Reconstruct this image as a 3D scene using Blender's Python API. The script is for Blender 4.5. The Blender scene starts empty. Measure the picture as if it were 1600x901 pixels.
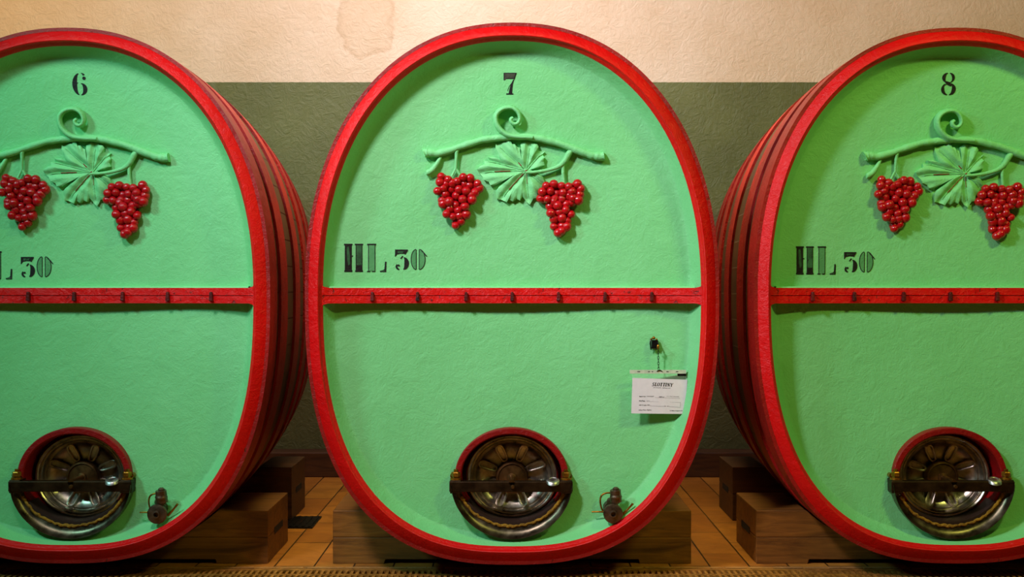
import bpy, bmesh, math, random
from mathutils import Vector
import numpy as np

random.seed(7)
C = bpy.context.scene.collection
SC = bpy.context.scene
D0 = 4.35                      # camera to the plane of the cask rims
FPX = 1944.0                   # focal length in pixels of a 1600 wide frame
CZ = 1.017                     # eye height


def lin(r, g, b):
    return tuple(((c / 255) / 12.92 if c / 255 <= 0.04045 else ((c / 255 + 0.055) / 1.055) ** 2.4) for c in (r, g, b)) + (1.0,)


# ------------------------------------------------------------------ camera
cam = bpy.data.cameras.new('camera')
cam.sensor_width = 36
cam.lens = 36 * FPX / 1600
cam.clip_start = 0.05
co = bpy.data.objects.new('camera', cam)
C.objects.link(co)
co.location = (0, -D0, CZ)
co.rotation_euler = (math.pi / 2, 0, 0)
SC.camera = co

# ------------------------------------------------------------------ light
SC.view_settings.view_transform = 'Standard'
SC.view_settings.look = 'None'
SC.view_settings.gamma = 1
SC.view_settings.use_curve_mapping = False
SC.view_settings.exposure = 0.0

w = bpy.data.worlds.new('world')
SC.world = w
w.use_nodes = True
w.node_tree.nodes['Background'].inputs[0].default_value = (1, 0.85, 0.65, 1)
w.node_tree.nodes['Background'].inputs[1].default_value = 0.004


def area(name, loc, target, sx, sy, power, col, spread=180):
    l = bpy.data.lights.new(name, 'AREA')
    l.shape = 'RECTANGLE'
    l.size, l.size_y = sx, sy
    l.energy = power
    l.color = col
    l.spread = math.radians(spread)
    o = bpy.data.objects.new(name, l)
    C.objects.link(o)
    o.location = loc
    o.rotation_euler = (Vector(target) - Vector(loc)).to_track_quat('-Z', 'Y').to_euler()
    return o


area('window_daylight', (-3.2, -1.8, 2.9), (0.0, 0.0, 1.3), 0.5, 0.4, 58, (0.40, 0.95, 0.92))
area('lamp_centre', (-1.4, -1.9, 3.1), (0.1, 0.0, 1.35), 0.35, 0.35, 22, (1.0, 0.86, 1.0), 85)
area('ceiling_lamp_row', (-0.5, -1.8, 3.3), (-0.5, 0.05, 1.5), 3.4, 0.12, 10, (0.95, 1.0, 0.55))
area('lamp_warm_right', (2.2, -1.9, 3.1), (1.7, 0.0, 1.4), 0.5, 0.2, 33, (0.92, 1.0, 0.22))
area('lamp_over_casks', (0.0, 0.62, 3.55), (0.0, 0.62, 0.0), 3.6, 0.2, 46, (1.0, 0.78, 0.34), 55)
area('wall_lamp', (-0.4, 0.9, 3.5), (-0.3, 2.5, 2.3), 2.0, 0.3, 31, (1.0, 0.86, 1.0), 130)
area('wall_lamp_left', (-2.9, 0.9, 3.5), (-2.9, 2.5, 2.3), 1.5, 0.3, 13, (1.0, 0.5, 0.13), 130)
area('wall_lamp_right', (2.2, 0.9, 3.5), (2.2, 2.5, 2.3), 2.0, 0.3, 5, (1.0, 0.5, 0.5), 130)

# ------------------------------------------------------------------ materials


def new_mat(name):
    m = bpy.data.materials.new(name)
    m.use_nodes = True
    nt = m.node_tree
    b = nt.nodes['Principled BSDF']
    return m, nt, b


def node(nt, t, **kw):
    n = nt.nodes.new(t)
    for k, v in kw.items():
        setattr(n, k, v)
    return n


def ramp(nt, fac, stops):
    r = node(nt, 'ShaderNodeValToRGB')
    els = r.color_ramp.elements
    els[0].position, els[0].color = stops[0]
    els[1].position, els[1].color = stops[-1]
    for p, c in stops[1:-1]:
        e = els.new(p)
        e.color = c
    nt.links.new(fac, r.inputs[0])
    return r


def noise(nt, vec, scale, detail=4, rough=0.55, dist=0.0):
    n = node(nt, 'ShaderNodeTexNoise')
    n.inputs['Scale'].default_value = scale
    n.inputs['Detail'].default_value = detail
    n.inputs['Roughness'].default_value = rough
    n.inputs['Distortion'].default_value = dist
    nt.links.new(vec, n.inputs['Vector'])
    return n


def mixc(nt, fac, a, b, mode='MIX'):
    m = node(nt, 'ShaderNodeMix', data_type='RGBA', blend_type=mode)
    for i, v in ((0, fac), (6, a), (7, b)):
        if hasattr(v, 'links'):
            nt.links.new(v, m.inputs[i])
        else:
            m.inputs[i].default_value = v
    return m.outputs[2]


def bump(nt, b, height, strength, dist=0.01, prev=None):
    n = node(nt, 'ShaderNodeBump')
    n.inputs['Strength'].default_value = strength
    n.inputs['Distance'].default_value = dist
    nt.links.new(height, n.inputs['Height'])
    if prev is not None:
        nt.links.new(prev.outputs[0], n.inputs['Normal'])
    nt.links.new(n.outputs[0], b.inputs['Normal'])
    return n


def painted(name, c1, c2, rough=0.45, fine=0.25, worn=None, worn_at=0.68, coat=0.0, scale=3.0):
    """brushed, slightly lumpy paint"""
    m, nt, b = new_mat(name)
    tc = node(nt, 'ShaderNodeTexCoord').outputs['Object']
    n1 = noise(nt, tc, scale, 5, 0.6)
    col = ramp(nt, n1.outputs[0], [(0.3, c1), (0.7, c2)]).outputs[0]
    if worn:
        n3 = noise(nt, tc, 34, 6, 0.7, 0.6)
        f = ramp(nt, n3.outputs[0], [(worn_at, (0, 0, 0, 1)), (worn_at + 0.06, (1, 1, 1, 1))]).outputs[0]
        col = mixc(nt, f, col, worn)
    nt.links.new(col, b.inputs['Base Color'])
    b.inputs['Roughness'].default_value = rough
    b.inputs['Coat Weight'].default_value = coat
    b.inputs['Specular IOR Level'].default_value = 0.3
    n2 = noise(nt, tc, 48, 6, 0.65, 2.2)
    n4 = noise(nt, tc, 13, 4, 0.6, 1.2)
    p = bump(nt, b, n4.outputs[0], fine * 0.6, 0.03)
    bump(nt, b, n2.outputs[0], fine * 1.3, 0.009, p)
    return m


def metal(name, c1, c2, rough=0.35, met=1.0, scale=20, bm=0.1):
    m, nt, b = new_mat(name)
    tc = node(nt, 'ShaderNodeTexCoord').outputs['Object']
    n1 = noise(nt, tc, scale, 5, 0.65)
    nt.links.new(ramp(nt, n1.outputs[0], [(0.35, c1), (0.68, c2)]).outputs[0], b.inputs['Base Color'])
    b.inputs['Metallic'].default_value = met
    r = ramp(nt, n1.outputs[0], [(0.3, (rough * 0.7,) * 3 + (1,)), (0.7, (min(1, rough * 1.4),) * 3 + (1,))])
    nt.links.new(r.outputs[0], b.inputs['Roughness'])
    n2 = noise(nt, tc, 90, 4, 0.6)
    bump(nt, b, n2.outputs[0], bm, 0.003)
    return m


def plain(name, col, rough=0.5, met=0.0, var=0.75):
    m, nt, b = new_mat(name)
    tc = node(nt, 'ShaderNodeTexCoord').outputs['Object']
    n = noise(nt, tc, 60, 3)
    dark = tuple(c * var for c in col[:3]) + (1,)
    nt.links.new(ramp(nt, n.outputs[0], [(0.3, dark), (0.7, col)]).outputs[0], b.inputs['Base Color'])
    b.inputs['Roughness'].default_value = rough
    b.inputs['Metallic'].default_value = met
    return m


GREEN = painted('green_paint', lin(118, 204, 132), lin(128, 214, 144), 0.5, 0.22)
COLLAR = painted('collar_red', lin(128, 6, 8), lin(158, 10, 12), 0.45, 0.3, lin(60, 12, 8), 0.62)
RED = painted('red_rim_paint', lin(204, 4, 8), lin(230, 8, 12), 0.42, 0.3, lin(70, 10, 8), 0.70)
REDBAR = painted('red_bar_paint', lin(206, 6, 8), lin(232, 12, 12), 0.4, 0.35, lin(110, 16, 14), 0.60)
PEG = painted('dark_peg_red', lin(64, 10, 10), lin(110, 16, 14), 0.45, 0.3, lin(26, 8, 8), 0.55, 0, 20)
REDHOOP = painted('red_hoop_paint', lin(122, 18, 16), lin(170, 24, 20), 0.4, 0.3, lin(70, 24, 14), 0.62)
BERRY = painted('glossy_berry_red', lin(164, 8, 18), lin(196, 14, 26), 0.22, 0.15, None, 0.7, 0.4)
VEINRED = painted('vein_red', lin(120, 30, 26), lin(150, 44, 36), 0.5, 0.1)
BLACK = painted('stencil_black', lin(14, 14, 12), lin(24, 26, 22), 0.6, 0.2, lin(30, 60, 36), 0.7)
WORN = painted('stencil_worn', lin(24, 44, 28), lin(58, 118, 72), 0.6, 0.2, lin(16, 20, 14), 0.58, 0, 22)
FAINT = painted('stencil_faint', lin(70, 138, 86), lin(88, 160, 100), 0.6, 0.2, lin(16, 20, 14), 0.70, 0, 22)
HATCH = painted('stencil_grey', lin(44, 46, 38), lin(70, 76, 60), 0.6, 0.2, lin(16, 20, 14), 0.55, 0, 40)
STEEL = metal('door_steel', lin(156, 146, 126), lin(214, 204, 188), 0.32)
DULL = metal('gutter_steel', lin(84, 76, 60), lin(136, 124, 102), 0.36)
IRON = metal('bar_iron', lin(40, 28, 16), lin(66, 46, 24), 0.45, 0.8)
BRONZE = metal('hub_bronze', lin(84, 58, 30), lin(120, 84, 44), 0.4, 0.85)
BRASS = metal('bolt_brass', lin(132, 88, 26), lin(186, 132, 44), 0.35, 0.9, 60)
TAPM = metal('tap_metal', lin(84, 66, 52), lin(122, 100, 82), 0.38, 0.85, 40)
CHROME = metal('cap_chrome', lin(170, 168, 164), lin(214, 212, 208), 0.36, 1, 40, 0.03)
COLLARSHADE = plain('collar_shade_dark', lin(40, 20, 14), 0.5)  # dark colour for the shade low on the manhole collar
YELLOW = painted('yellow_sealant', lin(120, 84, 14), lin(168, 122, 24), 0.6, 0.5, lin(60, 40, 10), 0.6, 0, 30)
BLKMET = metal('black_metal', lin(14, 14, 14), lin(34, 32, 30), 0.35, 0.6, 60)
PAPER = plain('card_paper', lin(226, 220, 228), 0.7, 0.0, 0.94)
STRIP = plain('strip_plastic', lin(206, 220, 196), 0.45)
INK = plain('printed_ink', lin(20, 18, 22), 0.7)
INKL = plain('faint_ink', lin(150, 146, 152), 0.7)


def wood(name, c1, c2, scale=1.0, axis='X', rough=0.55):
    m, nt, b = new_mat(name)
    tc = node(nt, 'ShaderNodeTexCoord').outputs['Object']
    mp = node(nt, 'ShaderNodeMapping')
    s = {'X': (1.2, 12, 12), 'Y': (12, 1.2, 12)}[axis]
    mp.inputs['Scale'].default_value = tuple(v * scale for v in s)
    nt.links.new(tc, mp.inputs['Vector'])
    n1 = noise(nt, mp.outputs[0], 2.2, 6, 0.65, 1.4)
    n2 = noise(nt, tc, 4, 4)
    c = ramp(nt, n1.outputs[0], [(0.3, c1), (0.7, c2)]).outputs[0]
    c = mixc(nt, 0.6, c, ramp(nt, n2.outputs[0], [(0.3, (0.45, 0.42, 0.4, 1)), (0.7, (1, 1, 1, 1))]).outputs[0], 'MULTIPLY')
    nt.links.new(c, b.inputs['Base Color'])
    b.inputs['Roughness'].default_value = rough
    bump(nt, b, n1.outputs[0], 0.35, 0.006)
    return m


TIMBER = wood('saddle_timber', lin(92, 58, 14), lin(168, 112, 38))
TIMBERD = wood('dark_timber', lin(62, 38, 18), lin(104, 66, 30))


def stave_mat():
    m, nt, b = new_mat('stave_wood')
    tc = node(nt, 'ShaderNodeTexCoord').outputs['Object']
    sep = node(nt, 'ShaderNodeSeparateXYZ')
    nt.links.new(tc, sep.inputs[0])
    sub = node(nt, 'ShaderNodeMath', operation='SUBTRACT')
    nt.links.new(sep.outputs[2], sub.inputs[0])
    sub.inputs[1].default_value = 1.0
    at = node(nt, 'ShaderNodeMath', operation='ARCTAN2')
    nt.links.new(sub.outputs[0], at.inputs[0])
    nt.links.new(sep.outputs[0], at.inputs[1])
    mul = node(nt, 'ShaderNodeMath', operation='MULTIPLY')
    nt.links.new(at.outputs[0], mul.inputs[0])
    mul.inputs[1].default_value = 44 / (2 * math.pi)
    fr = node(nt, 'ShaderNodeMath', operation='FRACT')
    nt.links.new(mul.outputs[0], fr.inputs[0])
    seam = ramp(nt, fr.outputs[0], [(0.0, (0, 0, 0, 1)), (0.05, (1, 1, 1, 1))]).outputs[0]
    n1 = noise(nt, tc, 6, 5, 0.6)
    c = ramp(nt, n1.outputs[0], [(0.3, lin(52, 38, 22)), (0.7, lin(88, 62, 38))]).outputs[0]
    c = mixc(nt, 1.0, c, ramp(nt, seam, [(0, (0.3, 0.3, 0.3, 1)), (1, (1, 1, 1, 1))]).outputs[0], 'MULTIPLY')
    nt.links.new(c, b.inputs['Base Color'])
    b.inputs['Roughness'].default_value = 0.5
    bump(nt, b, seam, 0.5, 0.004)
    return m


STAVE = stave_mat()


def wall_mat():
    m, nt, b = new_mat('wall_plaster')
    tc = node(nt, 'ShaderNodeTexCoord').outputs['Object']
    sep = node(nt, 'ShaderNodeSeparateXYZ')
    nt.links.new(tc, sep.inputs[0])
    n0 = noise(nt, tc, 40, 3)
    wob = node(nt, 'ShaderNodeMath', operation='MULTIPLY_ADD')
    nt.links.new(n0.outputs[0], wob.inputs[0])
    wob.inputs[1].default_value = 0.0042
    nt.links.new(sep.outputs[2], wob.inputs[2])
    gt = node(nt, 'ShaderNodeMath', operation='GREATER_THAN')
    nt.links.new(wob.outputs[0], gt.inputs[0])
    gt.inputs[1].default_value = LINE_Z + 0.006
    n1 = noise(nt, tc, 2.2, 5, 0.6)
    cream = ramp(nt, n1.outputs[0], [(0.3, lin(224, 194, 156)), (0.7, lin(240, 216, 186))]).outputs[0]
    # the water stain with its darker tide line
    mp = node(nt, 'ShaderNodeMapping')
    mp.inputs['Location'].default_value = (0.80 / 0.17, 0, -2.50 / 0.21)
    mp.inputs['Scale'].default_value = (1 / 0.17, 0.0, 1 / 0.21)
    nt.links.new(tc, mp.inputs['Vector'])
    nw = noise(nt, tc, 7, 3)
    ln = node(nt, 'ShaderNodeVectorMath', operation='LENGTH')
    nt.links.new(mp.outputs[0], ln.inputs[0])
    ad = node(nt, 'ShaderNodeMath', operation='MULTIPLY_ADD')
    nt.links.new(nw.outputs[0], ad.inputs[0])
    ad.inputs[1].default_value = 0.9
    nt.links.new(ln.outputs['Value'], ad.inputs[2])
    st = ramp(nt, ad.outputs[0], [(0.0, (0.93, 0.9, 0.85, 1)), (0.62, (0.94, 0.91, 0.86, 1)), (0.68, (0.84, 0.78, 0.7, 1)), (0.73, (1, 1, 1, 1))])
    mr = node(nt, 'ShaderNodeMath', operation='MULTIPLY')
    nt.links.new(ad.outputs[0], mr.inputs[0])
    mr.inputs[1].default_value = 0.5
    nt.links.new(mr.outputs[0], st.inputs[0])
    cream = mixc(nt, 1.0, cream, st.outputs[0], 'MULTIPLY')
    olive = ramp(nt, n1.outputs[0], [(0.3, lin(92, 96, 50)), (0.7, lin(112, 117, 66))]).outputs[0]
    nt.links.new(mixc(nt, gt.outputs[0], olive, cream), b.inputs['Base Color'])
    b.inputs['Roughness'].default_value = 0.55
    n2 = noise(nt, tc, 16, 6, 0.6, 2.2)
    n3 = noise(nt, tc, 60, 4, 0.6, 1.0)
    p = bump(nt, b, n2.outputs[0], 0.35, 0.03)
    bump(nt, b, n3.outputs[0], 0.25, 0.008, p)
    return m


WALL_Y = 2.5
LINE_Z = CZ + (450 - 129) * (D0 + WALL_Y) / FPX
WALLM = wall_mat()


def floor_mat():
    m, nt, b = new_mat('floor_tiles')
    tc = node(nt, 'ShaderNodeTexCoord').outputs['Object']
    mp = node(nt, 'ShaderNodeMapping')
    mp.inputs['Rotation'].default_value = (0, 0, math.pi / 2)
    nt.links.new(tc, mp.inputs['Vector'])
    br = node(nt, 'ShaderNodeTexBrick')
    br.inputs['Scale'].default_value = 1
    br.inputs['Brick Width'].default_value = 0.42
    br.inputs['Row Height'].default_value = 0.145
    br.inputs['Mortar Size'].default_value = 0.003
    br.inputs['Color1'].default_value = lin(212, 146, 58)
    br.inputs['Color2'].default_value = lin(178, 112, 40)
    br.inputs['Mortar'].default_value = lin(40, 24, 10)
    nt.links.new(mp.outputs[0], br.inputs['Vector'])
    n1 = noise(nt, tc, 7, 5, 0.65, 0.8)
    c = mixc(nt, 1.0, br.outputs[0], ramp(nt, n1.outputs[0], [(0.3, (0.62, 0.56, 0.5, 1)), (0.7, (1, 1, 1, 1))]).outputs[0], 'MULTIPLY')
    nt.links.new(c, b.inputs['Base Color'])
    b.inputs['Roughness'].default_value = 0.38
    p = bump(nt, b, br.outputs['Fac'], 0.5, 0.004)
    p.invert = True
    bump(nt, b, n1.outputs[0], 0.2, 0.01, p)
    return m


FLOORM = floor_mat()
KERBM = painted('kerb_setts', lin(150, 104, 52), lin(190, 140, 80), 0.5, 0.4, lin(70, 44, 20), 0.6, 0, 18)
GRATEM = metal('grate_iron', lin(124, 80, 26), lin(188, 128, 52), 0.5, 0.15, 30)
PITM = plain('pit_black', lin(12, 9, 6), 0.9)
PLASTER = painted('plain_plaster', lin(84, 70, 52), lin(100, 84, 64), 0.8, 0.3)

# ------------------------------------------------------------------ mesh helpers


class Geo:
    def __init__(s):
        s.v, s.f, s.m = [], [], []

    def add(s, v, f, mi=0):
        o = len(s.v)
        s.v += [tuple(p) for p in v]
        s.f += [tuple(i + o for i in q) for q in f]
        s.m += [mi] * len(f)
        return s

    def box(s, x0, x1, y0, y1, z0, z1, mi=0):
        v = [(x, y, z) for x in (x0, x1) for y in (y0, y1) for z in (z0, z1)]
        f = [(0, 1, 3, 2), (4, 6, 7, 5), (0, 4, 5, 1), (2, 3, 7, 6), (0, 2, 6, 4), (1, 5, 7, 3)]
        return s.add(v, f, mi)

    def tube(s, pts, rad, seg=12, mi=0, caps=True, smooth=6, flat=1.0):
        pts = [Vector(p) for p in pts]
        if not hasattr(rad, '__len__'):
            rad = [rad] * len(pts)
        P, R = [], []
        n = len(pts)
        if smooth > 1 and n > 2:
            for i in range(n - 1):
                p0, p1, p2, p3 = pts[max(i - 1, 0)], pts[i], pts[i + 1], pts[min(i + 2, n - 1)]
                for k in range(smooth):
                    t = k / smooth
                    P.append(0.5 * ((2 * p1) + (p2 - p0) * t + (2 * p0 - 5 * p1 + 4 * p2 - p3) * t * t + (3 * p1 - p0 - 3 * p2 + p3) * t ** 3))
                    R.append(rad[i] * (1 - t) + rad[i + 1] * t)
            P.append(pts[-1])
            R.append(rad[-1])
        else:
            P, R = pts, list(rad)
        v, f = [], []
        N = None
        for i, p in enumerate(P):
            t = (P[min(i + 1, len(P) - 1)] - P[max(i - 1, 0)]).normalized()
            if N is None:
                N = t.cross(Vector((0, 1, 0)))
                if N.length < 1e-3:
                    N = t.cross(Vector((1, 0, 0)))
            N = (N - t * N.dot(t)).normalized()
            B = t.cross(N)
            for k in range(seg):
                a = 2 * math.pi * k / seg
                v.append(p + (N * math.cos(a) + B * math.sin(a) * flat) * R[i])
        for i in range(len(P) - 1):
            for k in range(seg):
                a, b = i * seg + k, i * seg + (k + 1) % seg
                f.append((a, b, b + seg, a + seg))
        if caps:
            f.append(tuple(range(seg - 1, -1, -1)))
            f.append(tuple(range((len(P) - 1) * seg, len(P) * seg)))
        return s.add(v, f, mi)

    def lathe(s, prof, c, seg=64, mi=0, a0=0.0, a1=2 * math.pi, sx=1.0, sz=1.0, axis='Y'):
        """revolve (radius, along) about an axis through c"""
        full = abs(a1 - a0 - 2 * math.pi) < 1e-6
        n = seg if full else seg + 1
        v, f = [], []
        for r, y in prof:
            for k in range(n):
                a = a0 + (a1 - a0) * k / seg
                if axis == 'Y':
                    v.append((c[0] + r * math.cos(a) * sx, c[1] + y, c[2] + r * math.sin(a) * sz))
                elif axis == 'Z':
                    v.append((c[0] + r * math.cos(a) * sx, c[1] + r * math.sin(a) * sz, c[2] + y))
                else:
                    v.append((c[0] + y, c[1] + r * math.cos(a) * sx, c[2] + r * math.sin(a) * sz))
        for i in range(len(prof) - 1):
            for k in range(seg):
                a, b = i * n + k, i * n + (k + 1) % n
                f.append((a, a + n, b + n, b))
        return s.add(v, f, mi)

    def sphere(s, c, r, mi=0, u=14, vv=9, sc=(1, 1, 1)):
        v, f = [], []
        for i in range(vv + 1):
            th = math.pi * i / vv
            for k in range(u):
                ph = 2 * math.pi * k / u
                v.append((c[0] + r * sc[0] * math.sin(th) * math.cos(ph), c[1] + r * sc[1] * math.cos(th), c[2] + r * sc[2] * math.sin(th) * math.sin(ph)))
        for i in range(vv):
            for k in range(u):
                a, b = i * u + k, i * u + (k + 1) % u
                f.append((a, a + u, b + u, b))
        return s.add(v, f, mi)

    def prism(s, poly, y0, y1, mi=0):
        """polygon in x,z pulled from y0 (front) to y1"""
        n = len(poly)
        v = [(x, y0, z) for x, z in poly] + [(x, y1, z) for x, z in poly]
        f = [tuple(range(n)), tuple(range(2 * n - 1, n - 1, -1))]
        for i in range(n):
            j = (i + 1) % n
            f.append((i, i + n, j + n, j))
        return s.add(v, f, mi)

    def torus(s, c, R, r, mi=0, seg=40, ss=10, nrm='Y'):
        pts = []
        for k in range(seg + 1):
            a = 2 * math.pi * k / seg
            if nrm == 'Y':
                pts.append((c[0] + R * math.cos(a), c[1], c[2] + R * math.sin(a)))
            elif nrm == 'X':
                pts.append((c[0], c[1] + R * math.cos(a), c[2] + R * math.sin(a)))
            else:
                pts.append((c[0] + R * math.cos(a), c[1] + R * math.sin(a), c[2]))
        return s.tube(pts, r, ss, mi, caps=False, smooth=1)

    def build(s, name, mats, parent=None, smooth=True, angle=40, bevel=0, fix=True):
        me = bpy.data.meshes.new(name)
        me.from_pydata(s.v, [], s.f)
        if not isinstance(mats, (list, tuple)):
            mats = [mats]
        for m in mats:
            me.materials.append(m)
        me.polygons.foreach_set('material_index', s.m)
        if fix:
            bm = bmesh.new()
            bm.from_mesh(me)
            bmesh.ops.remove_doubles(bm, verts=bm.verts, dist=1e-6)
            bmesh.ops.recalc_face_normals(bm, faces=bm.faces)
            bm.to_mesh(me)
            bm.free()
        if smooth:
            me.shade_smooth()
            me.set_sharp_from_angle(angle=math.radians(angle))
        o = bpy.data.objects.new(name, me)
        C.objects.link(o)
        if parent is not None:
            o.parent = parent
        if bevel:
            b = o.modifiers.new('bevel', 'BEVEL')
            b.width = bevel
            b.segments = 2
            b.limit_method = 'ANGLE'
        return o


def tag(o, label, cat, group=None):
    o['label'] = label
    o['category'] = cat
    if group:
        o['group'] = group
    return o


def thing(name, label, cat, loc, group=None):
    o = bpy.data.objects.new(name, None)
    o.empty_display_size = 0.1
    C.objects.link(o)
    o.location = loc
    return tag(o, label, cat, group)


def struct(o):
    o['kind'] = 'structure'
    return o


# ------------------------------------------------------------------ the room
XW = 4.2
YB = -6.5
ZC = 3.6
GY0, GY1 = -0.14, 0.176          # the drain channel
g = Geo()
g.box(-XW, XW, GY1, WALL_Y + 0.1, -0.1, 0)
g.box(-XW, XW, YB, GY0, -0.1, 0)
struct(g.build('floor', FLOORM, smooth=False))
g = Geo()
g.box(-XW, XW, GY0 - 0.02, GY1 + 0.02, -0.14, -0.1)
struct(g.build('trim_1', PITM, smooth=False))
struct(Geo().box(-XW, XW, WALL_Y, WALL_Y + 0.1, -0.1, ZC).build('wall_back', WALLM, smooth=False))
struct(Geo().box(-XW - 0.1, -XW, YB, WALL_Y + 0.1, -0.1, ZC).build('wall_left', PLASTER, smooth=False))
struct(Geo().box(XW, XW + 0.1, YB, WALL_Y + 0.1, -0.1, ZC).build('wall_right', PLASTER, smooth=False))
struct(Geo().box(-XW, XW, YB - 0.1, YB, -0.1, ZC).build('wall_front', PLASTER, smooth=False))
struct(Geo().box(-XW, XW, YB, WALL_Y + 0.1, ZC, ZC + 0.1).build('ceiling', PLASTER, smooth=False))
# low timber sill along the foot of the back wall
struct(Geo().box(-XW, XW, 2.35, WALL_Y, 0, 0.135).build('trim_2', TIMBERD, smooth=False, bevel=0.006))
# row of narrow edging setts beside the drain
g = Geo()
x = -XW
while x < XW - 0.05:
    wd = random.uniform(0.08, 0.17)
    g.box(x, min(x + wd - 0.003, XW), GY1, GY1 + 0.022, -0.02, 0.0005 + random.uniform(0, 0.0015))
    x += wd
struct(g.build('trim_3', KERBM, smooth=False, bevel=0.002))

# the drain grating: two rows of slots between long bars
g = Geo()
gx0, gx1 = -2.6, 2.6
for y0, y1 in ((GY0 + 0.002, GY0 + 0.022), (-0.072, -0.058), (0.004, 0.018), (0.078, 0.092), (GY1 - 0.026, GY1 - 0.002)):
    g.box(gx0, gx1, y0, y1, -0.034, -0.001)
n = int((gx1 - gx0) / 0.0212)
for i in range(n):
    xx = gx0 + 0.0106 + i * 0.0212
    g.box(xx - 0.0049, xx + 0.0049, GY0 + 0.01, GY1 - 0.01, -0.034, -0.0022)
g.box(gx0, gx1, GY0 + 0.002, GY1 - 0.002, -0.1, -0.094, 1)
tag(g.build('drain_grate', [GRATEM, PITM], smooth=False), 'brown slotted iron drain grating running along the floor in front of the casks', 'grating')

# dark inspection cover in the floor behind cask 7
g = Geo()
g.box(-0.985, -0.845, 0.92, 1.18, 0, 0.006)
for i in range(5):
    g.box(-0.975 + i * 0.027, -0.962 + i * 0.027, 0.93, 1.17, 0.006, 0.009)
tag(g.build('floor_cover', BLKMET, smooth=False, bevel=0.001), 'small dark iron drain cover on the floor between casks 6 and 7', 'drain cover')

# ------------------------------------------------------------------ cask shape
NT, NB = 2.2, 2.55
NSEG = 224
ANG = [2 * math.pi * k / NSEG for k in range(NSEG)]


class Shape:
    def __init__(s, a, top, bot, zc):
        s.a, s.zc = a, zc
        s.bt, s.bb = top - zc, zc - bot

    def ring(s, off, k=1.0, zs=1.0):
        out = []
        for t in ANG:
            c, q = math.cos(t), math.sin(t)
            n = NT if q >= 0 else NB
            b = (s.bt if q >= 0 else s.bb) - off
            a = s.a - off
            r = ((abs(c) / a) ** n + (abs(q) / b) ** n) ** (-1 / n)
            out.append((r * c * k, s.zc + r * q * k))
        return out

    def gauge(s, x, z, off=0.095):
        dx, dz = x, z - s.zc
        n = NT if dz >= 0 else NB
        b = (s.bt if dz >= 0 else s.bb) - off
        return ((abs(dx) / (s.a - off)) ** n + (abs(dz) / b) ** n) ** (1 / n)

    def head_y(s, x, z):
        return 0.086 + 0.062 * (1 - min(1, s.gauge(x, z)) ** 2)


def rprof(t, L=1.5):
    u = t / L
    return 1 - 0.10 * u + 0.03 * (1 - (2 * u - 1) ** 2)


def loft(g, rings, mi=0, close=False):
    v = [p for r in rings for p in r]
    n = len(rings[0])
    f = []
    m = len(rings)
    for i in range(m if close else m - 1):
        for k in range(n):
            a, b = i * n + k, i * n + (k + 1) % n
            j = (i + 1) % m
            c, d = j * n + (k + 1) % n, j * n + k
            f.append((a, b, c, d))
    g.add(v, f, mi)


SH7 = Shape(325 / 447, CZ + (450 - 33) / 447, CZ - (883 - 450) / 447, CZ - 6 / 447)
SH6 = Shape(320 / 447, CZ + (450 - 41) / 447, CZ - (881 - 450) / 447, CZ - 8 / 447)
HOOPS = [(0.017, 0.150), (0.228, 0.372), (0.575, 0.715), (0.90, 1.03), (1.19, 1.31), (1.37, 1.495)]


def pt(u, v, y):
    """point of cask 7 seen at photo pixel u,v at depth y"""
    k = (D0 + y) / FPX
    return Vector(((u - 800) * k, y, CZ - (v - 450) * k))


def on_head(u, v, lift=0.0, sh=SH7):
    y = 0.14
    for _ in range(4):
        p = pt(u, v, y)
        y = sh.head_y(p.x, p.z) - lift
    return pt(u, v, y)


MH = pt(799.5, 744, 0.115)       # manhole centre
MH_RX, MH_RZ = 0.196, 0.170


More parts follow.
